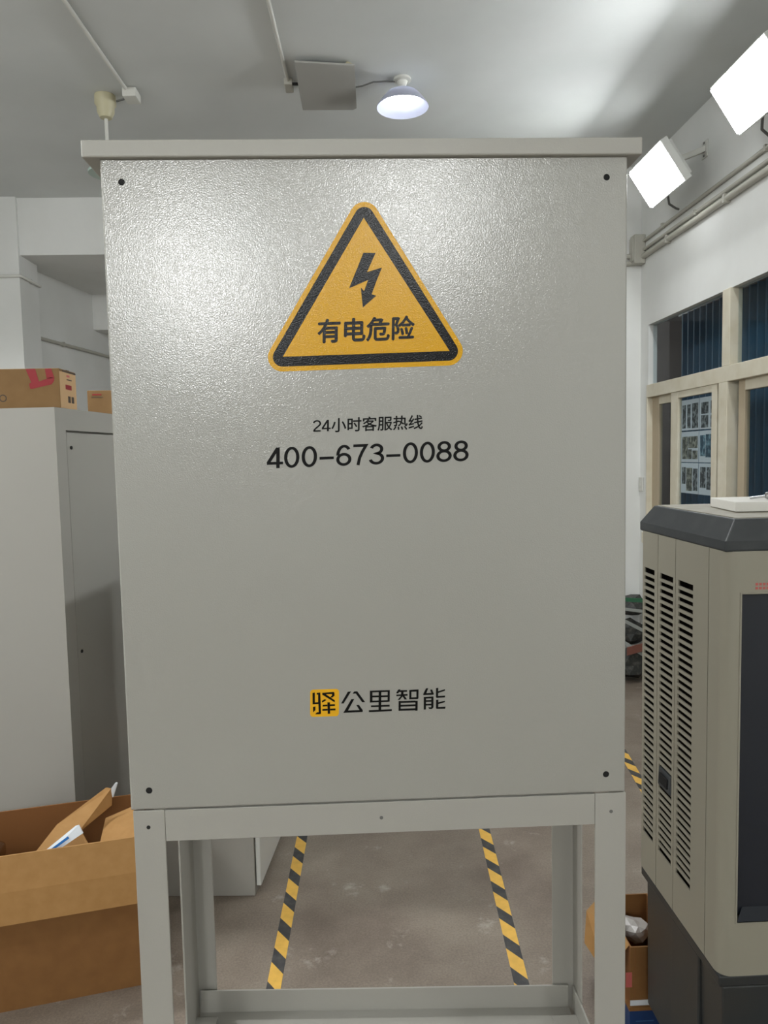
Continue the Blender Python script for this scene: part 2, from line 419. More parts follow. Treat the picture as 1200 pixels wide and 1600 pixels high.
# ---- services on the right wall
def conduit(name, pts, r, label, m='oldpvc', clips=(), cat='pipe'):
    t = thing(name, label, cat, pts[0])
    obj('pipe', MB().tube(pts, r, 12), M[m], t, smooth=True)
    for c, half in clips:
        obj('clip', MB().box(c[0]-half[0], c[0]+half[0], c[1]-half[1], c[1]+half[1], c[2]-half[2], c[2]+half[2]), M[m], t, bevel=0.002)
    return t
conduit('conduit', [(2.163, 2.6, 3.150), (2.163, 5.55, 3.150)], 0.020, 'thick cream conduit running along the white wall above the window', clips=[((2.165, y, 3.150), (0.024, 0.012, 0.026)) for y in (3.3, 4.3, 5.1)])
conduit('conduit', [(2.168, 2.6, 3.199), (2.168, 5.55, 3.199)], 0.012, 'thin conduit running directly on top of the thick cream one', clips=[((2.170, y, 3.199), (0.015, 0.010, 0.017)) for y in (3.6, 4.7)])
conduit('conduit', [(2.168, 2.6, 3.275), (2.168, 5.54, 3.262)], 0.012, 'uppermost thin conduit of three on the wall, just below the flood lights', clips=[((2.170, y, 3.27), (0.015, 0.010, 0.017)) for y in (3.9, 5.2)])
jb = thing('junction_box', 'aged white junction box at the wall end of the conduits by the pillar', 'junction box', (2.14, 5.575, 3.2))
obj('box', MB().box(2.095, 2.179, 5.53, 5.619, 3.10, 3.31), M['oldpvc'], jb, bevel=0.006)
obj('cover', MB().box(2.085, 2.095, 5.54, 5.61, 3.12, 3.29), M['oldpvc'], jb, bevel=0.003)
conduit('conduit', [(2.10, 5.60, 3.165), (2.035, 5.60, 3.165)], 0.018, 'short upper conduit leaving the junction box across the pillar')
conduit('conduit', [(2.10, 5.60, 3.115), (2.035, 5.60, 3.113)], 0.018, 'short lower conduit leaving the junction box across the pillar')
sw = thing('wall_switch', 'small white switch plate on the wall between pillar and window', 'switch', (2.175, 5.60, 1.46))
obj('plate', MB().box(2.168, 2.179, 5.55, 5.615, 1.41, 1.515), M['pvc'], sw, bevel=0.003)
obj('rocker', MB().box(2.162, 2.168, 5.57, 5.597, 1.44, 1.485), M['pvc'], sw, bevel=0.002)

conduit('conduit', [(-3.34, 6.128, 3.20), (-2.63, 6.128, 3.205), (-2.622, 6.135, 3.205), (-2.622, 6.50, 3.205)], 0.013, 'thin white conduit bent round the corner of the left pillar', 'pvc', clips=[((-2.80, 6.13, 3.204), (0.01, 0.010, 0.018)), ((-2.624, 6.33, 3.205), (0.010, 0.012, 0.018))])
conduit('conduit', [(-2.728, 6.52, 2.80), (-2.557, 7.62, 2.80), (-2.41, 8.85, 2.80)], 0.015, 'thin conduit along the recessed left wall beyond the pillar', 'oldpvc', clips=[((-2.650, 7.02, 2.80), (0.014, 0.012, 0.020)), ((-2.52, 7.93, 2.80), (0.014, 0.012, 0.020))])
# ---- flood lights
def flood_light(yc, label, arm_y, cable):
    ux, uz = 0.5547, -0.832            # down the panel: towards the wall and down
    nx, nz = -0.832, -0.5547           # the way it faces
    cx, cz = 1.880, 3.392
    t = thing('flood_light', label, 'flood light', (cx, yc, cz), 'flood lights along the right wall')
    def P(a, b, n): return (cx+ux*a+nx*n, yc+b, cz+uz*a+nz*n)
    ha, hb = 0.124, 0.232
    def blk(a0, a1, b0, b1, n0, n1): return [P(a0,b0,n0), P(a1,b0,n0), P(a1,b1,n0), P(a0,b1,n0)], [P(a0,b0,n1), P(a1,b0,n1), P(a1,b1,n1), P(a0,b1,n1)]
    obj('housing', MB().hexa(*blk(-ha-0.014, ha+0.014, -hb-0.014, hb+0.014, -0.05, -0.002)), M['alu'], t, bevel=0.004)
    fins = MB()
    for k in range(9):
        b = -hb+0.03+k*(2*hb-0.06)/8
        fins.hexa(*blk(-ha+0.01, ha-0.01, b-0.004, b+0.004, -0.085, -0.05))
    obj('cooling_fins', fins, M['alu'], t)
    obj('diffuser', MB().hexa(*blk(-ha, ha, -hb, hb, -0.002, 0.010)), M['flood'], t)
    ax, az = P(0.0, 0, -0.085)[0], P(0.0, 0, -0.085)[2]
    obj('mounting_arm', MB().slab([(ax-0.02, arm_y-0.018, az+0.03), (ax-0.02, arm_y+0.018, az+0.03), (XR-0.008, arm_y+0.018, 3.56), (XR-0.008, arm_y-0.018, 3.56)], (0, 0, -0.035)), M['pvc'], t, bevel=0.003)
    obj('wall_plate', MB().box(XR-0.010, XR-0.001, arm_y-0.035, arm_y+0.035, 3.49, 3.59), M['pvc'], t, bevel=0.002)
    obj('screw', MB().box(XR-0.014, XR-0.010, arm_y-0.007, arm_y+0.007, 3.572, 3.584), M['wire'], t)
    obj('screw', MB().box(XR-0.014, XR-0.010, arm_y-0.007, arm_y+0.007, 3.497, 3.509), M['wire'], t)
    obj('cable', MB().tube([P(0.09, 0.05, -0.05), (2.06, yc+0.22, 3.30), (2.12, yc+0.26, 3.285), (2.148, yc+0.28, 3.285)], 0.007, 8), M['wire'], t, smooth=True)
flood_light(4.625, 'square white flood light by the pillar end of the wall, smaller in view', 4.60, None)
flood_light(3.530, 'large bright flood light nearer the camera, cut by the picture edge', 3.50, None)

# ---- ceiling fittings
conduit('ceiling_conduit', [(-1.32, 2.2, 3.808), (-1.268, 3.60, 3.808), (-1.240, 4.40, 3.808)], 0.010, 'thin white conduit on the ceiling ending above the pendant lamp', 'pvc')
conduit('ceiling_conduit', [(-0.385, 2.2, 3.808), (-0.348, 3.60, 3.808), (-0.325, 4.30, 3.808)], 0.010, 'thin white conduit on the ceiling leading to the flat box', 'pvc')
cb = thing('connector_box', 'small white connector box at the end of a ceiling conduit', 'junction box', (-1.215, 4.45, 3.82))
obj('box', MB().box(-1.262, -1.185, 4.39, 4.50, 3.768, 3.819), M['pvc'], cb, bevel=0.005)
obj('lead', MB().tube([(-1.255, 4.46, 3.79), (-1.28, 4.47, 3.785), (-1.322, 4.49, 3.785)], 0.006, 8), M['wire'], cb, smooth=True)
pl = thing('pendant_lamp', 'ivory ceiling rose with a rod and a greenish shade above the cabinet roof', 'pendant lamp', (-1.39, 4.50, 3.82))
obj('ceiling_rose', MB().lathe((-1.39, 4.50, 3.82), [(0.058, -0.001), (0.060, -0.05), (0.050, -0.062), (0.048, -0.095), (0.034, -0.125), (0.012, -0.13)], 24), M['ivory'], pl, smooth=True)
obj('rod', MB().tube([(-1.39, 4.50, 3.70), (-1.39, 4.50, 3.43)], 0.010, 10), M['pvc'], pl, smooth=True)
obj('shade', MB().lathe((-1.39, 4.50, 3.40), [(0.112, -0.02), (0.114, -0.008), (0.100, 0.012), (0.055, 0.035), (0.018, 0.045)], 28), M['enamel'], pl, smooth=True)

fb = thing('ceiling_box', 'flat white box fixed under the ceiling beside the lit bulb', 'electrical box', (-0.10, 4.29, 3.82))
sec = []; N = 9
for i in range(N):
    t = i/(N-1); y0 = 4.070+0.39*t
    bulge = math.sin(PI*t)
    sec.append((y0, 3.786-0.070*t-0.012*bulge, bulge))
bm_ = MB(); v = []; f = []
for (y, z, bu) in sec:
    v += [(-0.269+0.014*(y-4.07)/0.39, y, z), (0.036-0.034*bu, y+0.035*(1-(y-4.07)/0.39), z), (0.048+0.010*(y-4.07)/0.39, y+0.035*(1-(y-4.07)/0.39), z+0.010+0.008*bu), (-0.269+0.014*(y-4.07)/0.39, y, z+0.010+0.010*bu)]
for i in range(N-1):
    for k in range(4):
        a = 4*i+k; b = 4*i+(k+1) % 4
        f.append((a, b, b+4, a+4))
f += [(0, 3, 2, 1), (4*(N-1), 4*(N-1)+1, 4*(N-1)+2, 4*(N-1)+3)]
obj('cover', bm_.add(v, f), M['dull'], fb, bevel=0.003, smooth=True)
for hx in (-0.20, -0.03):
    obj('hanger', MB().box(hx, hx+0.03, 4.25, 4.28, 3.765, 3.819), M['wire'], fb)
obj('mounting_hook', MB().tube([(-0.02, 4.16, 3.80), (0.01, 4.13, 3.81), (0.03, 4.13, 3.80)], 0.010, 8), M['ivory'], fb, smooth=True)
lc = thing('cable_clamp', 'small grey clamp between ceiling conduit and flat box', 'clamp', (-0.30, 4.34, 3.82))
obj('clamp', MB().box(-0.345, -0.300, 4.30, 4.40, 3.785, 3.819), M['oldpvc'], lc, bevel=0.003)
obj('lead', MB().box(-0.300, -0.262, 4.28, 4.295, 3.775, 3.785), M['hole'], lc)

hb = thing('bulb_lamp', 'glowing shaded bulb hanging from its holder under the ceiling', 'lamp', (0.312, 4.31, 3.82))
B0 = (0.312, 4.31, 3.82)
obj('holder', MB().lathe(B0, [(0.048, -0.001), (0.050, -0.014), (0.030, -0.018), (0.024, -0.034), (0.018, -0.045)], 24), M['pvc'], hb, smooth=True)
obj('bulb_body', MB().lathe(B0, [(0.018, -0.040), (0.034, -0.062), (0.062, -0.082), (0.082, -0.092)], 24), M['alu'], hb, smooth=True)
obj('bulb', MB().lathe(B0, [(0.088, -0.091), (0.090, -0.104), (0.084, -0.118), (0.064, -0.130), (0.034, -0.137), (0.0001, -0.139)], 28), M['bulb'], hb, smooth=True)
obj('shade', MB().lathe(B0, [(0.086, -0.086), (0.110, -0.112), (0.134, -0.142), (0.145, -0.158), (0.147, -0.156), (0.136, -0.139), (0.112, -0.109), (0.088, -0.083)], 36), M['clear'], hb, smooth=True)
obj('wire', MB().tube([(0.04, 4.30, 3.765), (0.09, 4.30, 3.775), (0.15, 4.31, 3.80), (0.22, 4.32, 3.808), (0.272, 4.315, 3.805)], 0.0045, 8), M['wire'], hb, smooth=True)

# ================================================================== CABINET ON ITS STAND
CX0, CX1, CY, CB0, CT = -0.3705, 0.4275, 1.158, 1.1645, 2.1705
cab = thing('control_cabinet', 'light grey steel cabinet with a yellow triangle warning sign, on the stand', 'cabinet', (0.0285, 1.33, CB0))
obj('body', MB().box(CX0+0.002, CX1-0.002, CY+0.0135, 1.50, CB0, CT), M['grey'], cab, bevel=0.002)
def plate_with_holes():
    bm = bmesh.new()
    y0, y1 = CY, CY+0.012; e = 0.003
    holes = [(-0.3393, 2.1360, .0050), (0.3949, 2.1382, .0050), (-0.3400, 1.1968, .0052), (0.3957, 1.1957, .0052)]
    def ring(pts, y): return [bm.verts.new((x, y, z)) for x, z in pts]
    def edges(vs):
        return [bm.edges.new((vs[i], vs[(i+1) % len(vs)])) for i in range(len(vs))]
    x0, x1, z0, z1 = CX0, CX1, CB0+0.0006, CT
    r0 = ring([(x0+e, z0+e), (x1-e, z0+e), (x1-e, z1-e), (x0+e, z1-e)], y0)
    es = edges(r0); hv = []
    for hx, hz, r in holes:
        c = ring([(hx+r*math.cos(2*PI*k/20), hz+r*math.sin(2*PI*k/20)) for k in range(20)], y0)
        es += edges(c); hv.append((c, hx, hz, r))
    bmesh.ops.triangle_fill(bm, use_beauty=True, edges=es, normal=(0, -1, 0))
    prev = r0
    for off, y in ((0.0009, y0+0.0009), (0.0, y0+0.003), (0.0, y1)):
        cur = ring([(x0+off, z0+off), (x1-off, z0+off), (x1-off, z1-off), (x0+off, z1-off)], y)
        for i in range(4):
            bm.faces.new((prev[i], prev[(i+1) % 4], cur[(i+1) % 4], cur[i]))
        prev = cur
    bm.faces.new(prev)
    for c, hx, hz, r in hv:
        d = ring([(hx+r*math.cos(2*PI*k/20), hz+r*math.sin(2*PI*k/20)) for k in range(20)], y0+0.008)
        for i in range(20): bm.faces.new((c[i], c[(i+1) % 20], d[(i+1) % 20], d[i]))
        bm.faces.new(d)
    bmesh.ops.recalc_face_normals(bm, faces=bm.faces)
    me = bpy.data.meshes.new('front_panel'); 
    for v in bm.verts: v.co -= Vector(cab.location)
    bm.to_mesh(me); bm.free(); me.materials.append(M['panel'])
    o = bpy.data.objects.new('front_panel', me); COL.objects.link(o); o.parent = cab
    for hx, hz, r in holes:
        obj('bolt_hole', MB().tube([(hx, y0+0.0004, hz), (hx, y0+0.0079, hz)], r*0.985, 20), M['hole'], o)
    return o
plate_with_holes()
obj('roof', MB().box(-0.3945, 0.4475, 1.150, 1.53, 2.1690, 2.1945) , M['grey'], cab, bevel=0.0022)

# image pixels (u right, v down) mapped onto the front panel surface
def panel_px(u, v, lift=0.0):
    return Vector((-0.1399+(u-400)*0.0009697-(v-300)*0.000032, CY-lift, 2.1201-(u-400)*0.0000071-(v-300)*0.000954))
def panel_px_low(u, v, lift=0.0):
    return Vector((-0.0944+(u-470)*0.0010183-(v-1060)*0.000031, CY-lift, 1.3708-(u-470)*0.0000329-(v-1060)*0.0010386))
T = 0.0003
def decal(name, polys, m, parent, lift, fn, label=None):
    mb = MB()
    for p in polys:
        mb.slab([fn(u, v, lift) for u, v in p], (0, T, 0))
    return obj(name, mb, M[m], parent, label=label)
def crop(u, v, ox, oy, k): return [(ox+a/k, oy+b/k) for a, b in zip(u, v)]
def inset_round(tri, d, r, seg=10):
    """triangle pushed in by d with corners rounded to radius r"""
    tri = [Vector(p) for p in tri]; c = sum(tri, Vector((0, 0)))/3
    lines = []
    for i in range(3):
        a, b = tri[i], tri[(i+1) % 3]; n = Vector((-(b-a).y, (b-a).x)).normalized()
        if n.dot(c-a) < 0: n = -n
        lines.append((a+n*d, (b-a).normalized(), n))
    out = []
    for i in range(3):
        (p, t, n), (q, s, m_) = lines[i-1], lines[i]
        p2, q2 = p+n*r, q+m_*r
        den = t.x*s.y-t.y*s.x; k = ((q2-p2).x*s.y-(q2-p2).y*s.x)/den
        ctr = p2+t*k
        a0 = math.atan2(-n.y, -n.x); a1 = math.atan2(-m_.y, -m_.x); da = (a1-a0+PI) % (2*PI)-PI
        out += [tuple(ctr+Vector((math.cos(a0+da*j/seg), math.sin(a0+da*j/seg)))*r) for j in range(seg+1)]
    return out
def crop_px(pts): return [(400+a/3.4286, 300+b/3.4286) for a, b in pts]
tri = [(574, -20), (4, 966), (1188, 934)]
sign = decal('warning_sign', [crop_px(inset_round(tri, 0, 79))], 'yellow', cab, T, panel_px, 'yellow triangular warning sticker with black border and lightning bolt')
decal('black_border', [crop_px(inset_round(tri, 27, 52))], 'ink', sign, 2*T, panel_px)
decal('yellow_field', [crop_px([(575, 137), (145, 882), (1052, 858)])], 'yellow', sign, 3*T, panel_px)
decal('lightning_bolt', [[(540+a/15.24, 385+b/15.24) for a, b in [(425,145),(715,150),(515,608),(872,500),(752,800),(632,1138),(745,1172),(425,1450),(370,975),(450,1060),(545,792),(90,990)]]], 'ink', sign, 4*T, panel_px)
def fit_text(name, body, bl, br, tl, m, parent, lift, bold, fn):
    O = fn(*bl, lift); return letters(name, body, O, fn(*br, lift)-O, fn(*tl, lift)-O, M[m], parent, bold)
fit_text('sign_lettering', '有电危险', (496.5, 537), (650.5, 532), (496.5, 498), 'ink', sign, 3*T+0.0003, 0.026, panel_px)
fit_text('hotline_caption', '小时客服热线', (519.5, 679.2), (666, 675.6), (519.5, 655.6), 'print_', cab, 0.0003, 0.016, panel_px)
digits('hotline_caption', [('2', 490.0, 503.3), ('4', 504.2, 518.6)], lambda u: 677.6-(u-490)*0.024, lambda u: 659.2-(u-490)*0.024, 0.062, M['print_'], cab, panel_px, 0.0003)
PX = [('4', 57, 143), ('0', 150, 229), ('0', 243, 323), ('-', 337, 413), ('6', 427, 506), ('7', 514, 590), ('3', 600, 681), ('-', 693, 769), ('0', 783, 862), ('0', 874, 953), ('8', 963, 1044), ('8', 1054, 1135)]
digits('hotline_number', [(c_, 400+a/3.3333, 400+b/3.3333) for c_, a, b in PX], lambda u: 736.2-(u-417)*0.0247, lambda u: 702.6-(u-417)*0.0247, 0.065, M['print_'], cab, panel_px, 0.0003)
def A(*pts): return [(480+a/10.909, 1070+b/10.909) for a, b in pts]
def Bq(*pts): return [(590+a/10.909, 1065+b/10.909) for a, b in pts]
def rr(x0, x1, y0, y1, r, tilt):
    out = []
    for cx_, cy_, a0 in ((x1-r, y0+r, -90), (x1-r, y1-r, 0), (x0+r, y1-r, 90), (x0+r, y0+r, 180)):
        for k in range(6):
            a = math.radians(a0+18*k); X = cx_+r*math.cos(a); out.append((X, cy_+r*math.sin(a)-tilt*(X-x0)))
    return out
logo = decal('company_logo', [A(*rr(50, 540, 82, 548, 52, 0.03))], 'logo_yellow', cab, T, panel_px_low, 'yellow rounded square logo followed by black characters')
decal('logo_character', [A((90,135),(130,130),(130,298),(185,294),(185,165),(162,165),(162,135),(222,130),(235,485),(220,497),(135,500),(165,468),(196,465),(190,325),(92,330)),
    A((98,375),(140,368),(140,430),(100,468)),
    A((255,135),(450,120),(462,135),(465,180),(425,215),(388,212),(420,180),(420,155),(318,160),(468,262),(468,298),(255,165)),
    A((248,272),(300,243),(325,258),(255,303)), A((342,298),(386,295),(390,490),(350,492)), A((262,340),(342,334),(344,363),(262,368)), A((387,332),(470,328),(472,358),(388,361)),
    A((258,412),(345,408),(347,437),(258,443)), A((389,406),(480,402),(482,432),(390,435))], 'print_', logo, 2*T, panel_px_low)
chars = MB()
def bars(polys):
    for p in polys: chars.slab([panel_px_low(u, v, T) for u, v in p], (0, T, 0))
bars([A((575,318),(690,118),(745,112),(618,318)), A((770,150),(800,112),(850,110),(985,295),(935,297),(825,148)), A((615,478),(750,245),(800,240),(695,438),(890,430),(835,345),(880,342),(948,435),(945,462))])
obj('character', chars, M['print_'], logo); chars = MB()
bars([[(577.6,1079.2),(581.6,1079.1),(581.8,1097.5),(577.8,1097.7)], [(605.4,1078.4),(608.8,1078.2),(608.8,1096.2),(605.4,1096.8)],
      [(581.6,1079.1),(605.4,1078.4),(605.4,1081.0),(581.6,1081.8)], [(581.7,1086.9),(591.4,1086.7),(591.4,1089.4),(581.7,1089.6)], [(595.5,1086.6),(605.4,1086.3),(605.4,1089.0),(595.5,1089.3)],
      [(581.8,1094.8),(591.4,1094.5),(591.4,1097.2),(581.8,1097.5)], [(595.5,1094.4),(605.4,1094.1),(605.4,1096.8),(595.5,1097.1)],
      [(591.4,1081.5),(595.5,1081.3),(595.5,1109),(591.4,1109.2)], [(579.5,1102.3),(591.4,1101.9),(591.4,1104.6),(579.5,1105)], [(595.5,1101.7),(608.8,1101.2),(608.8,1104),(595.5,1104.4)],
      [(576.3,1109.7),(612.3,1108.2),(612.3,1111.2),(576.3,1112.7)]])
obj('character', chars, M['print_'], logo); chars = MB()
def sh(x, y): return (x, y-(x-360)*0.035)
def shq(x0, x1, y0, y1): return Bq(sh(x0, y0), sh(x1, y0), sh(x1, y1), sh(x0, y1))
bars([Bq((318,185),(350,135),(388,130),(378,148),(502,145),(500,172),(365,178),(350,200),(318,200)), Bq((318,222),(510,212),(510,240),(318,250)), Bq((398,177),(440,175),(440,216),(397,218)),
      Bq((395,246),(432,244),(375,312),(340,312)), Bq((420,245),(458,243),(502,303),(460,305)),
      Bq((538,145),(575,140),(575,300),(540,302)), Bq((660,135),(697,133),(697,285),(685,298),(662,298)), Bq((575,140),(660,135),(660,170),(575,173)), Bq((575,270),(662,266),(662,298),(575,300)),
      shq(358,395,332,500), shq(645,685,338,508), shq(395,645,334,366), shq(395,645,398,430), shq(395,645,466,500)])
obj('character', chars, M['print_'], logo); chars = MB()
bars([Bq((778,212),(825,115),(862,112),(832,198),(915,192),(895,138),(930,135),(963,215),(945,225),(780,230)),
      Bq((788,262),(828,260),(828,478),(790,480)), Bq((918,256),(955,254),(958,440),(930,470),(885,470),(868,440),(918,440)), Bq((828,260),(918,256),(918,288),(828,291)), Bq((828,319),(918,316),(918,345),(828,348)), Bq((828,382),(918,379),(918,408),(828,411)),
      Bq((997,110),(1035,106),(1035,247),(1155,240),(1150,270),(1010,280),(997,265)), Bq((1035,165),(1150,130),(1152,155),(1035,195)),
      Bq((1000,312),(1040,310),(1040,437),(1165,430),(1158,465),(1012,468),(1000,452)), Bq((1040,355),(1152,328),(1152,352),(1040,385))])
obj('character', chars, M['print_'], logo)

st = thing('steel_stand', 'grey angle-iron stand holding up the cabinet', 'stand', (0.0285, 1.33, 0))
FZ = 1.1635
def angle_leg(x, y, sx, sy, wx, wy, z0=0.0, z1=FZ):
    """L section with its corner at x, y and flanges towards sx, sy"""
    t = 0.004
    p = [(x, y), (x+sx*wx, y), (x+sx*wx, y+sy*t), (x+sx*t, y+sy*t), (x+sx*t, y+sy*wy), (x, y+sy*wy)]
    return MB().hexa([(a, b, z0) for a, b in p], [(a, b, z1) for a, b in p])
FY = 1.1585
for args in ((-0.3672, FY, 1, 1, 0.0497, 0.05), (0.4290, FY, -1, 1, 0.0510, 0.05), (-0.3615, 1.512, 1, -1, 0.042, 0.108), (0.4370, 1.474, -1, -1, 0.048, 0.056)):
    obj('leg', angle_leg(*args), M['grey'], st, bevel=0.001)
def rail(y, x0, x1, zt, h, d):
    return MB().box(x0, x1, y, y+0.004, zt-h, zt).box(x0, x1, y+0.004 if d > 0 else y-d*0, y+d, zt-0.004, zt)
obj('top_rail', MB().box(-0.3170, 0.3775, FY+0.0003, FY+0.004, 1.1115, FZ-0.0006).box(-0.3170, 0.3775, FY+0.004, FY+0.05, FZ-0.005, FZ-0.0006), M['grey'], st, bevel=0.0007)
obj('top_rail', MB().slab([(-0.319, 1.508, FZ), (0.389, 1.470, FZ), (0.389, 1.466, FZ), (-0.319, 1.504, FZ)], (0, 0, -0.04)), M['grey'], st)
for x, s in ((-0.3632, 1), (0.4330, -1)):
    obj('top_rail', MB().box(min(x, x+s*0.004), max(x, x+s*0.004), 1.21, 1.40, FZ-0.04, FZ), M['grey'], st)
ZS, ZT = 0.553, 0.604
def rear_lower():
    a, b = (-0.352, 1.497), (0.421, 1.463)
    mb = MB().slab([(a[0], a[1], ZS), (b[0], b[1], ZS), (b[0], b[1], ZT), (a[0], a[1], ZT)], (0, 0.004, 0))
    mb.slab([(a[0], a[1]-0.050, ZS), (b[0], b[1]-0.050, ZS), (b[0], b[1], ZS), (a[0], a[1], ZS)], (0, 0, 0.004))
    return mb
obj('shelf_rail', rear_lower(), M['grey'], st, bevel=0.0008)
obj('shelf_rail', MB().box(-0.3632, -0.3590, 1.165, 1.49, ZS, ZT).box(-0.3590, -0.313, 1.165, 1.478, ZS+0.0045, ZS+0.0085), M['grey'], st, bevel=0.0008)
obj('shelf_rail', MB().box(0.4285, 0.4327, 1.165, 1.462, ZS, ZT).box(0.378, 0.4285, 1.165, 1.435, ZS+0.0045, ZS+0.0085), M['grey'], st, bevel=0.0008)
for hx, hz, r in ((-0.3437, 1.136, 0.0032), (0.0286, 1.1369, 0.0028), (0.4043, 1.1326, 0.0030)):
    obj('rivet_hole', MB().tube([(hx, FY-0.0002, hz), (hx, FY+0.0035, hz)], r, 14), M['hole'] if hx < -0.1 else M['wire'], st)

# ================================================================== LEFT SIDE
# tall cabinet, turned a little
ca = math.radians(7.0)
def tall(a, b, z): # a to the left along its narrow side, b back along its door side
    return (-1.1086-a*math.cos(ca)+b*math.sin(ca), 2.815+a*math.sin(ca)+b*math.cos(ca), z)
def tbox(mb, a0, a1, b0, b1, z0, z1):
    return mb.hexa([tall(a0,b0,z0), tall(a1,b0,z0), tall(a1,b1,z0), tall(a0,b1,z0)], [tall(a0,b0,z1), tall(a1,b0,z1), tall(a1,b1,z1), tall(a0,b1,z1)])
tc_ = thing('tall_cabinet', 'tall light grey steel cabinet behind the big open carton', 'cabinet', tall(0.3, 0.4, 0))
sh_ = MB(); H = 1.925
tbox(sh_, 0.024, 0.62, 0.0, 0.80, 0, H); tbox(sh_, 0.0, 0.024, 0.0, 0.075, 0, H); tbox(sh_, 0.0, 0.024, 0.725, 0.80, 0, H); tbox(sh_, 0.0, 0.024, 0.075, 0.725, 1.842, H); tbox(sh_, 0.0, 0.024, 0.075, 0.725, 0, 0.09)
obj('body', sh_, M['cabinet'], tc_)
dr = obj('door', tbox(MB(), 0.001, 0.022, 0.079, 0.721, 0.094, 1.834), M['cabinet'], tc_, bevel=0.002)
for z in (1.776, 0.976):
    obj('lock', MB().tube([tall(-0.002, 0.11, z), tall(0.004, 0.11, z)], 0.007, 14), M['hole'], dr)

# two printed cartons on top of it
b1 = thing('carton', 'brown carton with a big red slanted letter, on the tall grey cabinet', 'box', (-1.26, 2.95, H), 'cartons on top of the tall cabinet')
bx0, bx1, by0, by1, bz1 = -1.60, -1.106, 2.870, 3.035, H+0.149
obj('box', MB().box(bx0, bx1, by0, by1, H, bz1), M['kraft_box'], b1, bevel=0.002)
obj('end_panel', MB().box(bx1, bx1+0.0008, by0+0.002, by1-0.002, H+0.002, bz1-0.010), M['kraft_pale'], b1)
obj('tape', MB().box(bx1-0.10, bx1+0.0012, by0+0.07, by0+0.10, bz1-0.0002, bz1+0.0005).box(bx1+0.0008, bx1+0.0014, by0+0.03, by1-0.002, bz1-0.009, bz1-0.004), M['ink_soft'], b1)
def dpoly(pts): return [(x, by0-0.0006, z) for x, z in pts]
lt = MB()
lt.slab(dpoly([(-1.2287,bz1-.0015),(-1.1934,bz1-.0015),(-1.1817,2.0255),(-1.1945,2.0225),(-1.2116,1.9974),(-1.2162,1.9998),(-1.2185,2.018),(-1.2100,2.022)]), (0, 0.0005, 0))
lt.slab(dpoly([(-1.2116,1.9974),(-1.1945,2.0225),(-1.1817,2.0255),(-1.1527,2.0345),(-1.1390,2.0400),(-1.1240,2.0388),(-1.1260,2.0260),(-1.1350,2.0140)]), (0, 0.0005, 0))
lt.slab(dpoly([(-1.1527,2.0345),(-1.1576,bz1-.0015),(-1.1340,bz1-.0015),(-1.1240,2.0388)]), (0, 0.0005, 0))
obj('red_letter', lt, M['red'], b1)
obj('round_mark', MB().tube([(-1.318, by0-0.0006, 1.965), (-1.318, by0-0.0001, 1.965)], 0.014, 20), M['ink_soft'], b1)
obj('round_mark', MB().tube([(-1.318, by0-0.0010, 1.965), (-1.318, by0-0.0005, 1.965)], 0.010, 20), M['kraft_box'], b1)
e = bx1+0.0008
obj('end_print', MB().box(e, e+.0004, by0+.055, by0+.115, 2.000, 2.018), M['red'], b1)
obj('end_print', MB().box(e, e+.0004, by0+.07, by0+.10, 2.048, 2.056), M['faded'], b1)
obj('end_print', MB().box(e, e+.0004, by0+.07, by0+.12, 2.036, 2.040), M['ink_soft'], b1)
for k in (0, 1):
    obj('end_print', MB().box(e, e+.0004, by0+.075+.035*k, by0+.100+.035*k, 1.950, 1.975), M['ink_soft'], b1)
b2 = thing('carton', 'smaller plain brown carton further back on the tall grey cabinet', 'box', (-1.10, 3.45, H), 'cartons on top of the tall cabinet')
obj('box', MB().box(-1.174, -1.02, 3.35, 3.52, H, H+0.108), M['kraft_box'], b2, bevel=0.002)
obj('front_print', MB().box(-1.152, -1.112, 3.3493, 3.35, 2.012, 2.018), M['red'], b2)
obj('front_print', MB().box(-1.156, -1.105, 3.3493, 3.35, 2.002, 2.005), M['ink_soft'], b2)
obj('tape', MB().box(-1.052, -1.02, 3.3493, 3.36, H+0.1045, H+0.1085), M['ink_soft'], b2)

# lower cabinet behind the stand
ca2 = math.radians(6.0)
def low(a, b, z): return (-0.434-a*math.cos(ca2)+b*math.sin(ca2), 2.823+a*math.sin(ca2)*0.6+b*math.cos(ca2), z)
def lbox(mb, a0, a1, b0, b1, z0, z1):
    return mb.hexa([low(a0,b0,z0), low(a1,b0,z0), low(a1,b1,z0), low(a0,b1,z0)], [low(a0,b0,z1), low(a1,b0,z1), low(a1,b1,z1), low(a0,b1,z1)])
lc_ = thing('low_cabinet', 'grey steel cabinet on the floor seen through the legs of the stand', 'cabinet', low(0.2, 0.25, 0))
obj('body', lbox(MB(), 0.0, 0.40, 0.0, 0.50, 0, 1.40), M['grey'], lc_, bevel=0.003)
obj('door', lbox(MB(), -0.022, -0.003, 0.012, 0.488, 0.035, 1.38), M['alu'], lc_, bevel=0.003)

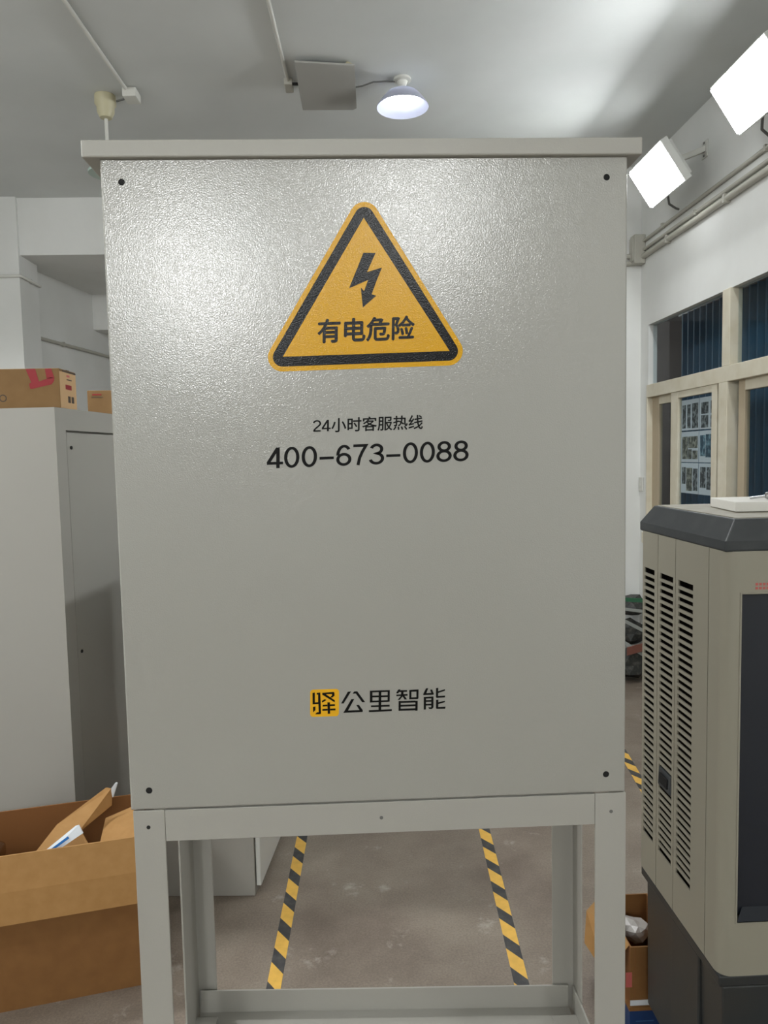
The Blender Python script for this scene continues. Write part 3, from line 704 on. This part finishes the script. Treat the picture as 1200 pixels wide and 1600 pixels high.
# big open carton on the floor
cc = math.radians(13.2)
R0 = Vector((-0.715, 2.356, 0))
def ct_(a, b, z): # a left along the front, b back
    return (R0.x-a*math.cos(cc)-b*math.sin(cc), R0.y-a*math.sin(cc)+b*math.cos(cc), z)
def cbx(mb, a0, a1, b0, b1, z0, z1):
    return mb.hexa([ct_(a0,b0,z0), ct_(a1,b0,z0), ct_(a1,b1,z0), ct_(a0,b1,z0)], [ct_(a0,b0,z1), ct_(a1,b0,z1), ct_(a1,b1,z1), ct_(a0,b1,z1)])
L, W_, HC, tk = 0.64, 0.335, 0.503, 0.005
oc = thing('open_carton', 'large open brown carton on the floor, front flap folded down', 'box', ct_(L/2, W_/2, 0))
obj('front_wall', cbx(MB(), 0, L, 0, tk, 0, HC), M['kraft_out'], oc)
obj('back_wall', cbx(MB(), 0, L, W_-tk, W_, 0, HC), M['kraft_in'], oc)
obj('side_wall', cbx(MB(), 0, tk, tk, W_-tk, 0, HC), M['kraft_in'], oc)
obj('side_wall', cbx(MB(), L-tk, L, tk, W_-tk, 0, HC), M['kraft_in'], oc)
obj('bottom', cbx(MB(), tk, L-tk, tk, W_-tk, 0.001, 0.008), M['kraft_in'], oc)
def quadslab(pts, d): return MB().slab([ct_(*p) for p in pts], d)
fl = MB()
P_ = [(0.0, 0.0, HC+0.002), (L, 0.0, HC+0.002), (L-0.004, -0.030, HC-0.100), (L-0.008, -0.042, 0.305), (0.004, -0.042, 0.305), (0.002, -0.030, HC-0.100)]
fr = [ct_(*p) for p in P_]; bk = [ct_(p[0], p[1]+tk, p[2]) for p in P_]
fl.add(fr+bk, [(0,1,2,5), (5,2,3,4), (6,11,8,7), (11,10,9,8), (0,6,7,1), (1,7,8,2), (2,8,9,3), (3,9,10,4), (4,10,11,5), (5,11,6,0)])
obj('front_flap', fl, M['kraft'], oc)
obj('end_flap', quadslab([(0.006, 0.02, HC-0.006), (0.006, W_-0.075, HC+0.002), (0.14, W_-0.10, HC-0.030), (0.155, 0.02, HC-0.080)], (0, 0, -0.004)), M['kraft'], oc)
# things in the carton
cf = thing('cardboard_piece', 'bent piece of cardboard with a pointed end standing in the open carton', 'cardboard', ct_(0.26, 0.16, 0.3))
obj('panel', MB().slab([ct_(0.39, 0.10, 0.40), ct_(0.29, 0.19, 0.495), ct_(0.135, 0.24, 0.580), ct_(0.118, 0.235, 0.575), ct_(0.122, 0.225, 0.520), ct_(0.215, 0.15, 0.480), ct_(0.17, 0.08, 0.43)], (0.004, 0.006, -0.002)), M['kraft'], cf)
obj('torn_edge', MB().slab([ct_(0.118, 0.236, 0.575), ct_(0.103, 0.243, 0.592), ct_(0.098, 0.243, 0.590), ct_(0.114, 0.233, 0.545)], (0.003, 0.004, 0)), M['paper'], cf)
sp = thing('label_strip', 'white strip with a blue stripe lying on the bent cardboard', 'label', ct_(0.28, 0.12, 0.45))
obj('strip', MB().slab([ct_(0.365, 0.055, 0.435), ct_(0.325, 0.055, 0.440), ct_(0.200, 0.115, 0.487), ct_(0.214, 0.130, 0.510), ct_(0.225, 0.130, 0.508)], (0.001, 0.004, 0)), M['paper'], sp)
obj('blue_stripe', MB().slab([ct_(0.330, 0.052, 0.4545), ct_(0.324, 0.052, 0.4500), ct_(0.240, 0.096, 0.4860), ct_(0.245, 0.099, 0.4915)], (0.001, 0.001, 0)), M['label_blue'], sp)
pb = MB()
pts = [(0.47,0.10,0.44), (0.56,0.12,0.47), (0.60,0.20,0.45), (0.52,0.27,0.455), (0.45,0.20,0.46)]
pb.slab([ct_(*p) for p in pts], (0.0, 0.0, -0.05))
obj_pb = obj('plastic_bag', pb, M['film'], bevel=0.012, smooth=True)
tag(obj_pb, 'crumpled clear plastic bag inside the open carton', 'bag')

# ================================================================== FLOOR TAPES
def floor_tape(p0, p1, width, label, phase, pitch=0.1685, lean=0.045):
    d = Vector((p1[0]-p0[0], p1[1]-p0[1], 0)); n = d.length; d.normalize(); s = Vector((d.y, -d.x, 0))
    t = thing('floor_tape', label, 'floor tape', (p0[0], p0[1], 0.0), 'hazard tapes on the floor')
    o = Vector((p0[0], p0[1], 0.0))
    z0, z1 = 0.0002, 0.0010
    edges = [0.0]; k = phase
    col = 0; cols = []
    while True:
        nxt = k
        if nxt > 0 and nxt < n: edges.append(nxt)
        k += pitch*(0.56 if len(edges) % 2 else 0.44)
        if k > n: break
    edges.append(n)
    for i in range(len(edges)-1):
        a, b = edges[i], edges[i+1]
        la = lean if i else 0; lb = lean if i < len(edges)-2 else 0
        q = [o+d*(a+la)-s*width/2, o+d*(a-la)+s*width/2, o+d*(b-lb)+s*width/2, o+d*(b+lb)-s*width/2]
        obj('stripe', MB().hexa([(p.x, p.y, z0) for p in q], [(p.x, p.y, z1) for p in q]), M['tape_y' if i % 2 == 0 else 'tape_k'], t)
floor_tape((-0.318, 1.85), (-0.240, 4.90), 0.0475, 'yellow and black hazard tape on the floor, left one under the stand', 0.045, lean=0.031)
floor_tape((0.478, 1.85), (0.636, 4.90), 0.0490, 'yellow and black hazard tape on the floor, right one under the stand', 0.060, lean=0.031)
floor_tape((1.36, 3.05), (1.62, 5.10), 0.0490, 'yellow and black hazard tape on the floor between cabinet and air cooler', 0.03, lean=0.031)

# ================================================================== AIR COOLER
AX, AYF, AYB = 0.826, 1.626, 2.105
AX2 = 1.62; BZ0, BZ1 = 0.483, 1.489
# outline from image coordinates, shrunk about the camera point; casters lengthened to the floor
AK, AZ = 0.93, 0.120
MB.place = Matrix.Translation((0, 0, AZ)) @ Matrix.Scale(AK, 4)
ac = thing('air_cooler', 'large beige and charcoal mobile air cooler with louvred side', 'air cooler', (1.13, 1.74, 0))
def cut_panel(y0, y1, oy0, oy1, oz0, oz1):
    """side panel with a tall opening"""
    x0, x1 = AX, AX+0.004
    mb = MB()
    mb.box(x0, x1, y0, oy0, BZ0, BZ1); mb.box(x0, x1, oy1, y1, BZ0, BZ1)
    mb.box(x0, x1, oy0, oy1, BZ0, oz0); mb.box(x0, x1, oy0, oy1, oz1, BZ1)
    return mb
OZ0, OZ1 = 0.598, 1.386
cols_ = [(1.999, AYB, 2.020, 2.0915), (1.886, 1.996, 1.8985, 1.9816), (1.704, 1.883, 1.783, 1.867)]
NS = 40; pit = (OZ1-OZ0)/NS
sl_me = {}
for ci, (y0, y1, oy0, oy1) in enumerate(cols_):
    p = obj('side_panel', cut_panel(y0, y1, oy0, oy1, OZ0, OZ1), M['shell'], ac)
    ln = oy1-oy0
    me = bpy.data.meshes.new('slat'); h = pit*0.43
    vs = [(-0.001, -ln/2, 0), (-0.001, ln/2, 0), (0.003, ln/2, 0), (0.003, -ln/2, 0), (-0.001, -ln/2, h), (-0.001, ln/2, h), (0.003, ln/2, h), (0.003, -ln/2, h)]
    me.from_pydata(vs, [], [(0,1,2,3), (4,7,6,5), (0,4,5,1), (1,5,6,2), (2,6,7,3), (3,7,4,0)]); me.materials.append(M['shell'])
    bm = bmesh.new(); bm.from_mesh(me); bmesh.ops.recalc_face_normals(bm, faces=bm.faces); bm.to_mesh(me); bm.free()
    for k in range(1, NS):
        z = OZ0+k*pit-h/2
        if ci == 1 and 0.797 < z < 0.840: continue
        s_ = bpy.data.objects.new('slat', me); COL.objects.link(s_); s_.parent = p
        s_.location = MB.place @ Vector((AX+0.001, (oy0+oy1)/2, z)) - Vector(ac.location); s_.scale = (AK, AK, AK)
lt_ = obj('latch', MB().hexa([(AX-0.004, 1.9, 0.792), (AX+0.008, 1.9, 0.792), (AX+0.008, 1.981, 0.792), (AX-0.004, 1.981, 0.792)], [(AX-0.001, 1.9, 0.843), (AX+0.008, 1.9, 0.843), (AX+0.008, 1.981, 0.843), (AX-0.001, 1.981, 0.843)]), M['lid'], ac, bevel=0.003)
obj('latch_grip', MB().box(AX-0.0065, AX-0.003, 1.915, 1.966, 0.803, 0.832), M['hole'], lt_, bevel=0.002)
obj('cooling_pad', MB().box(AX+0.022, AX+0.09, 1.76, AYB-0.005, 0.56, 1.42), M['pad'], ac)
obj('inner_frame', MB().box(AX+0.0045, AX+0.045, 1.75, 1.76, BZ0, BZ1).box(AX+0.0045, AX+0.05, 1.76, AYB-0.006, BZ0, 0.57).box(AX+0.0045, AX+0.05, 1.76, AYB-0.006, 1.41, BZ1).box(AX+0.0045, AX+0.05, AYB-0.005, AYB-0.001, BZ0, BZ1), M['hole'], ac)
# front shell with rounded corner and recessed grille
rad = 0.030; prof = []
for k in range(9):
    a = PI+k*PI/2/8
    prof.append((AX+rad+rad*math.cos(a), AYF+rad+rad*math.sin(a)))
corner = [(AX, 1.701)] + prof + [(0.861, AYF), (0.861, AYF+0.03), (AX+0.045, 1.701)]
fs = MB().hexa([(x, y, BZ0) for x, y in corner], [(x, y, BZ1) for x, y in corner])
fs.box(0.861, AX2-0.06, AYF, AYF+0.03, 1.393, BZ1); fs.box(0.861, AX2-0.06, AYF, AYF+0.03, BZ0, 0.616); fs.box(AX2-0.06, AX2, AYF, 2.105, BZ0, BZ1)
fs.box(AX+0.05, AX2-0.06, AYB-0.02, AYB, BZ0, BZ1)
obj('front_shell', fs, M['shell'], ac, smooth=True)
obj('front_bezel', MB().box(0.861, 0.866, AYF-0.002, AYF+0.02, 0.612, 1.396).box(0.866, AX2-0.06, AYF-0.002, AYF+0.02, 1.391, 1.396), M['shell'], ac, bevel=0.0015)
obj('front_grille', MB().hexa([(0.868, AYF+0.024, 0.618), (1.55, AYF+0.024, 0.618), (1.55, AYF+0.032, 0.618), (0.868, AYF+0.032, 0.618)], [(0.868, AYF+0.024, 1.391), (1.55, AYF+0.024, 1.391), (1.55, AYF+0.032, 1.391), (0.868, AYF+0.032, 1.391)]), M['grille'], ac)
obj('grille_sill', MB().slab([(0.866, AYF, 0.616), (0.89, AYF+0.023, 0.638), (1.55, AYF+0.023, 0.638), (1.55, AYF, 0.616)], (0, 0.0, -0.002)), M['grille'], ac)
# small red print above the grille: too small to read, two rows of dashes
for r_, zz in ((0, 1.4135), (1, 1.4045)):
    rp = MB()
    for k in range(14):
        x = 0.8965+k*0.0085; rp.box(x, x+0.006, AYF-0.0005, AYF+0.0002, zz-0.0028, zz+0.0028)
    obj('red_print', rp, M['faded'], ac)
# lid
def ringz(x0, x1, y0, y1, z, c=0.0): return [(x0, y0, z), (x1, y0, z), (x1, y1, z), (x0, y1, z)]
ld = MB()
rings = [ringz(AX+0.004, AX2, AYF+0.004, 2.123, 1.488), ringz(AX-0.0005, AX2+0.005, AYF+0.0005, 2.128, 1.490), ringz(AX-0.0005, AX2+0.005, AYF-0.002, 2.128, 1.513), ringz(AX+0.024, AX2-0.02, AYF+0.006, 2.085, 1.5625)]
v = [p for r in rings for p in r]; f = [(3, 2, 1, 0), (12, 13, 14, 15)]
for i in range(3):
    for k in range(4): f.append((4*i+k, 4*i+(k+1) % 4, 4*i+4+(k+1) % 4, 4*i+4+k))
lo = obj('lid', ld.add(v, f), M['lid'], ac, bevel=0.003)
obj('lid_top', MB().box(AX+0.030, AX2-0.026, AYF+0.012, 2.079, 1.562, 1.5645), M['lid_top'], ac, bevel=0.001)
# water tank
tk_ = MB()
tk_.hexa([(AX+0.018, AYF+0.006, 0.055), (AX2-0.02, AYF+0.006, 0.055), (AX2-0.02, 2.095, 0.055), (AX+0.018, 2.095, 0.055)], [(AX+0.010, AYF+0.004, 0.455), (AX2-0.005, AYF+0.004, 0.455), (AX2-0.005, 2.090, 0.455), (AX+0.012, 2.090, 0.455)])
tk_.box(AX+0.001, AX2-0.001, AYF+0.002, 2.108, 0.455, 0.4825)
tk_.box(AX+0.004, AX2-0.03, 1.74, 1.90, 0.06, 0.455)
obj('water_tank', tk_, M['tank'], ac, bevel=0.004)
FL = -AZ/AK
for (x, y) in ((0.90, 1.72), (1.55, 1.72), (0.92, 1.98), (1.55, 1.98)):
    cs = obj('caster', MB().box(x-0.024, x-0.018, y-0.018, y+0.018, FL+0.03, 0.056).box(x+0.018, x+0.024, y-0.018, y+0.018, FL+0.03, 0.056).box(x-0.024, x+0.024, y-0.022, y+0.022, 0.044, 0.056), M['wire'], ac)
    obj('wheel', MB().tube([(x-0.015, y, FL+0.045), (x+0.015, y, FL+0.045)], 0.045, 18), M['hole'], cs, smooth=True)

fm = MB(); 
fm.hexa([(0.925, 1.775, 1.5655), (1.45, 1.72, 1.5655), (1.45, 1.95, 1.5655), (0.955, 1.965, 1.5655)], [(0.925, 1.775, 1.5900), (1.45, 1.72, 1.589), (1.45, 1.95, 1.589), (0.955, 1.965, 1.590)])
tag(obj('foam_slab', fm, M['foam'], bevel=0.002), 'white foam slab lying on top of the air cooler', 'foam')
sk = thing('socket_adapter', 'small shiny metal cup and pin lying on the white foam slab', 'tool', (0.972, 1.702, 1.599))
obj('cup', MB().tube([(1.030, 1.830, 1.6005), (1.036, 1.8285, 1.6005), (1.052, 1.825, 1.6005)], [0.0070, 0.0098, 0.0098], 20), M['steel'], sk, smooth=True)
obj('cup_bore', MB().tube([(1.0505, 1.8253, 1.6005), (1.0528, 1.8248, 1.6005)], 0.0080, 18), M['hole'], sk)
obj('pin', MB().tube([(0.995, 1.838, 1.5945), (1.031, 1.830, 1.599)], 0.0032, 10), M['steel'], sk, smooth=True)

MB.place = None
# ================================================================== CARTONS BESIDE THE COOLER
bb = thing('blue_carton', 'blue printed carton on the floor under the small open carton', 'box', (0.78, 2.14, 0))
obj('box', MB().box(0.752, 0.935, 1.995, 2.30, 0, 0.112), M['blue_box'], bb, bevel=0.002)
obj('lid_edge', MB().box(0.750, 0.937, 1.993, 2.302, 0.112, 0.122), M['kraft_out'], bb)
for k in range(3):
    obj('printed_line', MB().box(0.770, 0.822, 1.9942, 1.995, 0.078-k*0.014, 0.081-k*0.014), mat('pale_blue_print', (60, 96, 140), 0.5) if k == 0 else bpy.data.materials['pale_blue_print'], bb)
sc_ = thing('small_open_carton', 'small open brown carton with a pointed side flap, beside the air cooler', 'box', (0.81, 2.13, 0.122))
sx0, sx1, sy0, sy1, sz0, sz1 = 0.755, 0.905, 2.0, 2.255, 0.122, 0.300
t = 0.004
obj('front_wall', MB().box(sx0, sx1, sy0, sy0+t, sz0, sz1), M['kraft_out'], sc_)
obj('back_wall', MB().box(sx0, sx1, sy1-t, sy1, sz0, sz1), M['kraft_out'], sc_)
obj('side_wall', MB().box(sx0, sx0+t, sy0+t, sy1-t, sz0, sz1), M['kraft_in'], sc_)
obj('side_wall', MB().box(sx1-t, sx1, sy0+t, sy1-t, sz0, sz1), M['kraft_in'], sc_)
obj('bottom', MB().box(sx0+t, sx1-t, sy0+t, sy1-t, sz0+.001, sz0+.005), M['kraft_in'], sc_)
obj('side_flap', MB().slab([(sx0, 2.01, 0.299), (0.685, 2.01, 0.215), (0.644, 2.07, 0.270), (0.672, 2.14, 0.320), (sx0, 2.235, 0.316)], (0, 0.002, 0.004)), M['kraft'], sc_)
obj('front_print', MB().box(0.742, 0.760, sy0-0.0006, sy0, 0.180, 0.225), M['faded'], sc_)
obj('white_band', MB().box(sx0, sx1+0.001, sy0-0.0012, sy0, 0.124, 0.140), M['paper'], sc_)
obj('crease', MB().box(0.768, 0.7695, sy0-0.001, sy0, 0.142, 0.298), M['kraft_in'], sc_)
def crumple(name, c, r, m, label, cat, seed, parent=None, sq=(1, 1, 1), group=None):
    rnd = random.Random(seed); bm = bmesh.new(); bmesh.ops.create_icosphere(bm, subdivisions=2, radius=1)
    mb = MB()
    for vtx in bm.verts: vtx.co *= rnd.uniform(0.72, 1.12)
    bm.verts.ensure_lookup_table()
    mb.add([(c[0]+q.co.x*r*sq[0], c[1]+q.co.y*r*sq[1], c[2]+q.co.z*r*sq[2]) for q in bm.verts], [tuple(v.index for v in fc.verts) for fc in bm.faces])
    bm.free(); o = obj(name, mb, M[m])
    return tag(o, label, cat, group)
crumple('wrapped_part', (0.832, 2.175, 0.235), 0.040, 'bubble', 'crumpled grey bubble wrapped part at the back of the small carton', 'packaging', 3, sq=(1.1, 1.3, 0.8))
crumple('wrapped_part', (0.822, 2.075, 0.212), 0.032, 'scrap_grey', 'pale crumpled wrapper at the front of the small carton', 'packaging', 5, sq=(0.9, 1.3, 0.8))

# ================================================================== SCRAP AGAINST THE PILLAR
G = 'scrap heaped against the pillar'
crumple('scrap_bag', (2.02, 5.42, 0.135), 0.135, 'scrap', 'dark crumpled sack at the bottom of the scrap heap', 'bag', 11, sq=(1.05, 1.1, 0.95), group=G)
crumple('scrap_bag', (2.04, 5.44, 0.36), 0.11, 'scrap', 'dark crumpled sack in the middle of the scrap heap', 'bag', 12, sq=(1.1, 1.1, 1.0), group=G)
crumple('scrap_bag', (2.06, 5.47, 0.55), 0.10, 'scrap', 'dark crumpled sack at the top of the scrap heap', 'bag', 13, sq=(1.1, 1.0, 0.9), group=G)
def strip(name, p0, p1, wv, th, m, label):
    a, b, wv = Vector(p0), Vector(p1), Vector(wv)
    n = (b-a).cross(wv).normalized()*th
    tag(obj(name, MB().slab([a, b, b+wv, a+wv], n), M[m], bevel=0.001), label, 'scrap', G)
strip('scrap_strip', (1.93, 5.30, 0.30), (2.14, 5.29, 0.17), (0.0, 0.01, 0.035), 0.008, 'scrap_grey', 'grey metal offcut slanting across the lower sack')
strip('scrap_strip', (1.94, 5.30, 0.62), (2.14, 5.32, 0.60), (0.0, 0.0, 0.030), 0.008, 'scrap_green', 'green strip near the top of the scrap heap')
strip('scrap_strip', (1.93, 5.29, 0.47), (2.13, 5.30, 0.36), (0.0, 0.0, 0.028), 0.008, 'scrap_grey', 'pale offcut slanting across the middle sack')
strip('scrap_strip', (1.96, 5.29, 0.22), (2.15, 5.28, 0.27), (0.0, 0.0, 0.06), 0.01, 'scrap_red', 'reddish scrap piece low on the heap')
strip('scrap_strip', (1.92, 5.31, 0.555), (2.15, 5.31, 0.52), (0.0, 0.0, 0.022), 0.01, 'scrap_grey', 'grey plate edge lying under the green strip')
